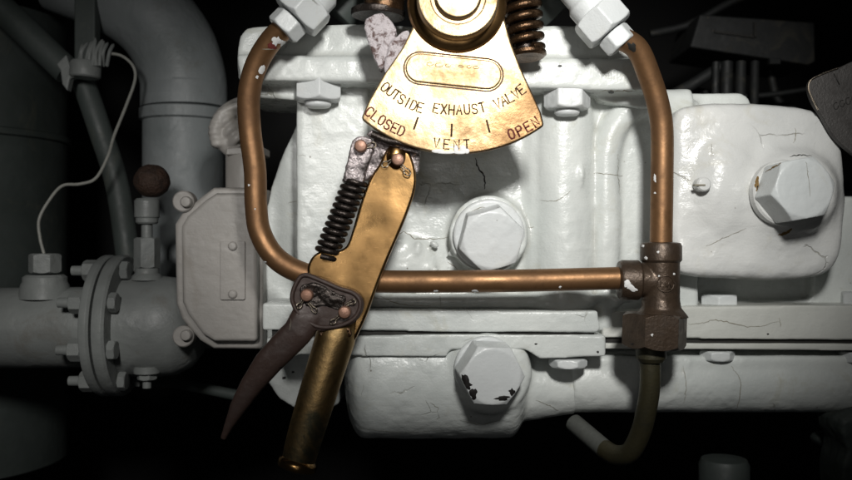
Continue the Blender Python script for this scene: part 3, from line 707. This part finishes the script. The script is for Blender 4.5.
# ------------------------------------------------------------------ dark background, right
bx = thing('equipment_box', P(750, 60, 420), 'dark grey slanted equipment box in the shadows at the upper right', 'box')
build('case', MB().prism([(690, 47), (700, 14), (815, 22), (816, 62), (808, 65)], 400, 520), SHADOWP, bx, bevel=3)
build('latch', MB().box(770, 58, 781, 64, 392, 402), SHADOWP, bx, bevel=1)
m = MB().prism([(715, 30), (755, 36), (755, 38), (715, 32.5)], 396, 402); m.box(754, 22, 757, 37, 396, 402)
build('seam', m, GASKET, bx)
lb = ['first dim vertical pipe from the left, below the dark equipment box', 'second dim vertical pipe from the left, below the dark equipment box', 'third dim vertical pipe from the left, below the dark equipment box', 'fourth dim vertical pipe from the left, below the dark equipment box']
for i, (x, r) in enumerate(((716, 5), (727, 8), (741, 7), (755, 6))):
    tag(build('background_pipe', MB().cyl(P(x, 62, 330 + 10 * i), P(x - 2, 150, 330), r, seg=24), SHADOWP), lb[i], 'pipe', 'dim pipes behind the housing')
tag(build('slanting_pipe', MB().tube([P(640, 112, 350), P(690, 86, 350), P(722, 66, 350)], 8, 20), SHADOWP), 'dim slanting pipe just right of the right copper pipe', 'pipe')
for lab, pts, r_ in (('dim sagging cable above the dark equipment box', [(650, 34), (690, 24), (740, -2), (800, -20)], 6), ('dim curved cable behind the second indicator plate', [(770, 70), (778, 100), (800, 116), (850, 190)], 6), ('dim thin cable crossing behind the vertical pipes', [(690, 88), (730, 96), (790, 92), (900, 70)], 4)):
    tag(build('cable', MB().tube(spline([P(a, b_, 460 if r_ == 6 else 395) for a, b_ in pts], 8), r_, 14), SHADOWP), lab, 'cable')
gq = thing('second_indicator', P(850, 140, 40), 'dark tarnished indicator plate cut off by the right edge', 'indicator plate')
g_out = smooth_outline([(809, 90), (811, 80), (822, 74), (840, 67), (862, 58), (900, 52), (930, 120), (900, 170), (870, 165), (838, 141), (822, 116), (814, 104)], 5)
gp_ = build('plate', MB().prism(g_out, 30, 38), GAUGE, gq, bevel=1.5)
build('edge_rim', MB().tube(spline([P(838, 68, 29), P(822, 74, 29), P(811, 80, 29), P(808.5, 88, 29), P(812, 98, 29), P(818, 110, 29)], 6), 1.0, 8), STEEL, gq)
m = MB()
def gmap(u, v, lift): p = P(u, v, 30); return Vector((p.x, 30 - lift, p.z))
stroke_mesh(m, [(834, 74), (839, 84)], 1.2, .4, gmap)
for i in range(5): stroke_mesh(m, [(836 + 6 * i + 2.4 * math.cos(t * PI / 5), 106 - 2.5 * i + 3.4 * math.sin(t * PI / 5)) for t in range(9)], .9, .5, gmap)
build('worn_marks', m, GASKET, gp_, flat=True)
tag(build('pipe_stub', MB().lathe(P(724, 520, 160), (0, 0, 1), [(29, 0), (29, 66), (26, 72), (10, 75)], 36), DARKP), 'dim pale pipe stub rising at the bottom edge under the thick pipe', 'pipe')
m = MB().prism(smooth_outline([(850, 418), (842, 432), (848, 450), (843, 470), (850, 500), (900, 500), (900, 410)], 4), 60, 120)
m.ball(P(826, 438, 150), 18, 14, 9)
tag(build('corner_bracket', m, DARKP, remesh=2, smooth=4, disp=[(12, 3)]), 'rough grey bracket at the lower right corner', 'bracket')

# ------------------------------------------------------------------ cracks, chips, stains and paint spots lying on the surfaces they mark
bpy.context.view_layer.update()
dg = bpy.context.evaluated_depsgraph_get()
CAM = Vector((0, -D, 0)) * S
def hit(px, py):
    d = (P(px, py, 0) * S - CAM).normalized()
    ok, loc, n, _, ob, _ = sc.ray_cast(dg, CAM, d)
    return (loc / S, n, ob) if ok else None
SURF = {}
def put(name, mb, ob, mat):
    SURF[(name, len(SURF), mat.name)] = [mb, ob.original, mat]
def crack(pts, w=.9, mat=CRACK, jag=1.2, only=None):
    path = spline([Vector((a, b_, 0)) for a, b_ in pts], 7); hs = []
    for i, q in enumerate(path):
        j = jag * (mnoise.noise(Vector((q.x * .35, q.y * .35, 3))))
        h = hit(q.x + j, q.y + jag * mnoise.noise(Vector((q.x * .35, q.y * .35, 9))))
        if h is None: continue
        if only and only not in h[2].name: continue
        if hs and (h[2].original != hs[-1][2].original or (h[0] - hs[-1][0]).length > 14): 
            if len(hs) > 3: break
            hs = []
        hs.append(h)
    if len(hs) < 3: return
    vs = []; fs = []; n = len(hs)
    for i, (p, nn, ob) in enumerate(hs):
        t = hs[min(i + 1, n - 1)][0] - hs[max(i - 1, 0)][0]; s_ = t.cross(nn)
        s_ = s_.normalized() if s_.length > 1e-6 else Vector((1, 0, 0))
        ww = w * (.5 if mat is not CRACK else .4) * (.25 + .75 * math.sin(PI * (i + .5) / n)) * random.uniform(.6, 1.3)
        vs += [p + nn * .35 + s_ * ww, p + nn * .35 - s_ * ww]
    for i in range(n - 1): fs.append((2 * i, 2 * i + 1, 2 * i + 3, 2 * i + 2))
    put('paint_crack', MB().add(vs, fs), hs[0][2], mat)
def patch(px, py, rx, ry, mat, name='paint_spot', ang=0.0, rag=.35, lift=.4):
    h0 = hit(px, py)
    if h0 is None: return
    n = 18; sd = random.uniform(0, 100); vs = []; rings = 3; ok = True
    for k in range(1, rings + 1):
        for i in range(n):
            t = 2 * PI * i / n; q = (k / rings) * (1 + rag * mnoise.noise(Vector((math.cos(t) * 1.7, math.sin(t) * 1.7, sd))) * 2)
            u = rx * q * math.cos(t); v = ry * q * math.sin(t)
            h = hit(px + u * math.cos(ang) - v * math.sin(ang), py + u * math.sin(ang) + v * math.cos(ang))
            if h is None or h[2].original != h0[2].original or (h[0] - h0[0]).length > 3 * max(rx, ry) + 4:
                vs.append(vs[-n] if k > 1 else h0[0] + h0[1] * lift)
            else: vs.append(h[0] + h[1] * lift * (1 if k < rings else .4))
    c0 = len(vs); vs.append(h0[0] + h0[1] * lift); fs = []
    for i in range(n): fs.append((c0, i, (i + 1) % n))
    for k in range(rings - 1):
        for i in range(n): i2 = (i + 1) % n; fs.append((k * n + i, (k + 1) * n + i, (k + 1) * n + i2, k * n + i2))
    put(name, MB().add(vs, fs), h0[2], mat)
crack([(475, 158), (478, 168), (484, 176), (485, 189)], 2.0, CHIP)
crack([(262, 49), (300, 49), (345, 49), (378, 50)], 1.1, jag=.4); crack([(520, 56), (560, 57.5), (596, 59)], 1.3, jag=.4)
crack([(540, 200), (552, 201), (560, 199), (570, 191)]); crack([(522, 226), (530, 228), (534, 227)], .8)
crack([(594, 173), (606, 174), (622, 176)]); crack([(415, 238), (435, 239), (450, 237)], 1.2)
crack([(396, 236), (405, 232), (415, 239), (425, 238)], 1.2)
crack([(288, 203), (300, 201), (316, 200), (334, 196)], .8); crack([(290, 330), (291, 318)], .7)
crack([(448, 262), (456, 268), (462, 275)], 1.0)
crack([(688, 324), (702, 323), (716, 320), (735, 324), (757, 327), (778, 321)], 1.0); crack([(779, 318), (781, 327)], .8)
crack([(731, 366), (740, 380), (739, 400), (735, 412)], .9); crack([(683, 366), (686, 385), (684, 404)], .8)
crack([(706, 246), (716, 242), (728, 236), (746, 228)], .9); crack([(795, 128), (796, 137), (793, 143)], 1.0)
crack([(536, 400), (548, 405), (560, 411)], .8); crack([(440, 296), (442, 320), (440, 331)], .8)
crack([(430, 402), (438, 408), (437, 412)], .8); crack([(380, 296), (400, 304), (430, 306)], .9)
crack([(618, 155), (618, 175), (619, 195)], 1.3, jag=2.5)
crack([(765, 172), (778, 165), (788, 157)], 1.6, RUSTST); crack([(790, 157), (800, 155), (812, 156)], 1.6, CHIP)
crack([(757, 179), (758, 192), (761, 202), (764, 208)], 3.0, RUSTST)
crack([(792, 228), (786, 233), (778, 235)], 3.5, RUSTST)
crack([(758, 176), (756, 186), (758, 198), (763, 208), (770, 216)], 3.4, RUSTST, jag=2); crack([(757, 182), (758, 196)], 1.4, CHIP, jag=2); crack([(466, 214), (480, 208), (498, 206)], .8)
crack([(600, 90), (620, 91), (636, 90)], 1.6, RUSTST, jag=2.5); crack([(806, 162), (808, 176), (810, 196)], .8); crack([(460, 420), (480, 424), (500, 420)], .8); crack([(360, 428), (400, 432), (440, 430)], .8)
for a in ((467, 383, 8, 3.6, 1.0), (473, 393, 4.5, 6.5, -.2), (503, 398, 7, 2.2, -.1), (512, 392, 3.6, 3, .9)): patch(a[0], a[1], a[2], a[3], CHIP, 'paint_chip', a[4])
for a in ((281, 368, 1.6, 1.2), (284, 378, 1.8, 1.3), (293, 372, 1.4, 1.1), (536, 344, 1.5, 1), (598, 352, 1.3, 1.1), (632, 344, 2, 1), (560, 66, 2, 1.2), (611, 92, 3, 1.5), (768, 334, 1.3, 1)):
    patch(a[0], a[1], a[2], a[3], CHIP, 'paint_chip')
for a in ((262, 69, 2.4, 4.5, .5), (257, 77, 1.3, 1.6, 0), (276, 41, 4, 5, .6), (283, 44, 3, 4, 0), (249, 185, 1, 1.2, 0), (475, 291, 4, 1.2, 0), (436, 291, 2.5, 1, 0), (655, 178, 1.6, 3.4, 0), (655, 193, 1, 1, 0), (632, 288, 6, 2.6, .3), (627, 283, 3.5, 3.5, 0), (646, 258, 2.2, 1.4, .4), (658, 252, 1.2, 1.2, 0), (652, 335, 1.2, 1.4, 0), (674, 274, 1, 1, 0), (659, 276, .9, .9, 0), (643, 246, 1.6, 1.2, 0), (265, 262, 1.4, 1, 0), (560, 287, 1.5, .9, 0), (255, 209, .8, .9, 0)):
    patch(a[0], a[1], a[2], a[3], PAINTDROP, 'paint_spot', a[4])
patch(632, 47, 5, 3.5, GASKET, 'tarnish', .9); patch(272, 46, 4, 3, REDINK, 'tarnish', .6)
for (nm, on, mn), (mb_, ob, mat) in SURF.items():
    # sit beside the part it marks: child of that part, or of the part's owner when already deep
    par = ob if (ob.parent is None or ob.parent.parent is None) else ob.parent
    build(nm, mb_, mat, par, flat=True)

# ------------------------------------------------------------------ light, world, camera
w = bpy.data.worlds.new('World'); sc.world = w; w.use_nodes = True
w.node_tree.nodes['Background'].inputs[0].default_value = (.9, .95, 1, 1); w.node_tree.nodes['Background'].inputs[1].default_value = .006
def spot(name, loc, aim, power, size, ang, blend, col):
    l = bpy.data.lights.new(name, 'SPOT'); l.energy = power; l.shadow_soft_size = size * S; l.spot_size = math.radians(ang); l.spot_blend = blend; l.color = col
    o_ = bpy.data.objects.new(name, l); C.objects.link(o_); o_.location = Vector(loc) * S
    o_.rotation_euler = (Vector(aim) - Vector(loc)).to_track_quat('-Z', 'Y').to_euler(); return o_
spot('inspection_lamp', (125, -930, 400), (135, 40, 138), 48, 54, 47, 1.0, (1, .985, .95))
spot('side_lamp', (-260, -800, 260), (-400, 150, -40), 14, 60, 54, 1.0, (1, .98, .95))  # added fill with no source of its own, lifts the dim left side
spot('fill_lamp', (-60, -960, -60), (60, 40, 90), 2.2, 120, 48, 1.0, (1, .98, .95))
ca = bpy.data.cameras.new('camera'); co = bpy.data.objects.new('camera', ca); C.objects.link(co)
co.location = CAM; co.rotation_euler = (PI / 2, 0, 0)
ca.lens = 36 * D / 852; ca.sensor_width = 36; ca.clip_start = .01; ca.clip_end = 50
ca.dof.use_dof = True; ca.dof.focus_distance = .90; ca.dof.aperture_fstop = 5.0
sc.camera = co
sc.view_settings.view_transform = 'Standard'; sc.view_settings.look = 'None'; sc.view_settings.exposure = 0
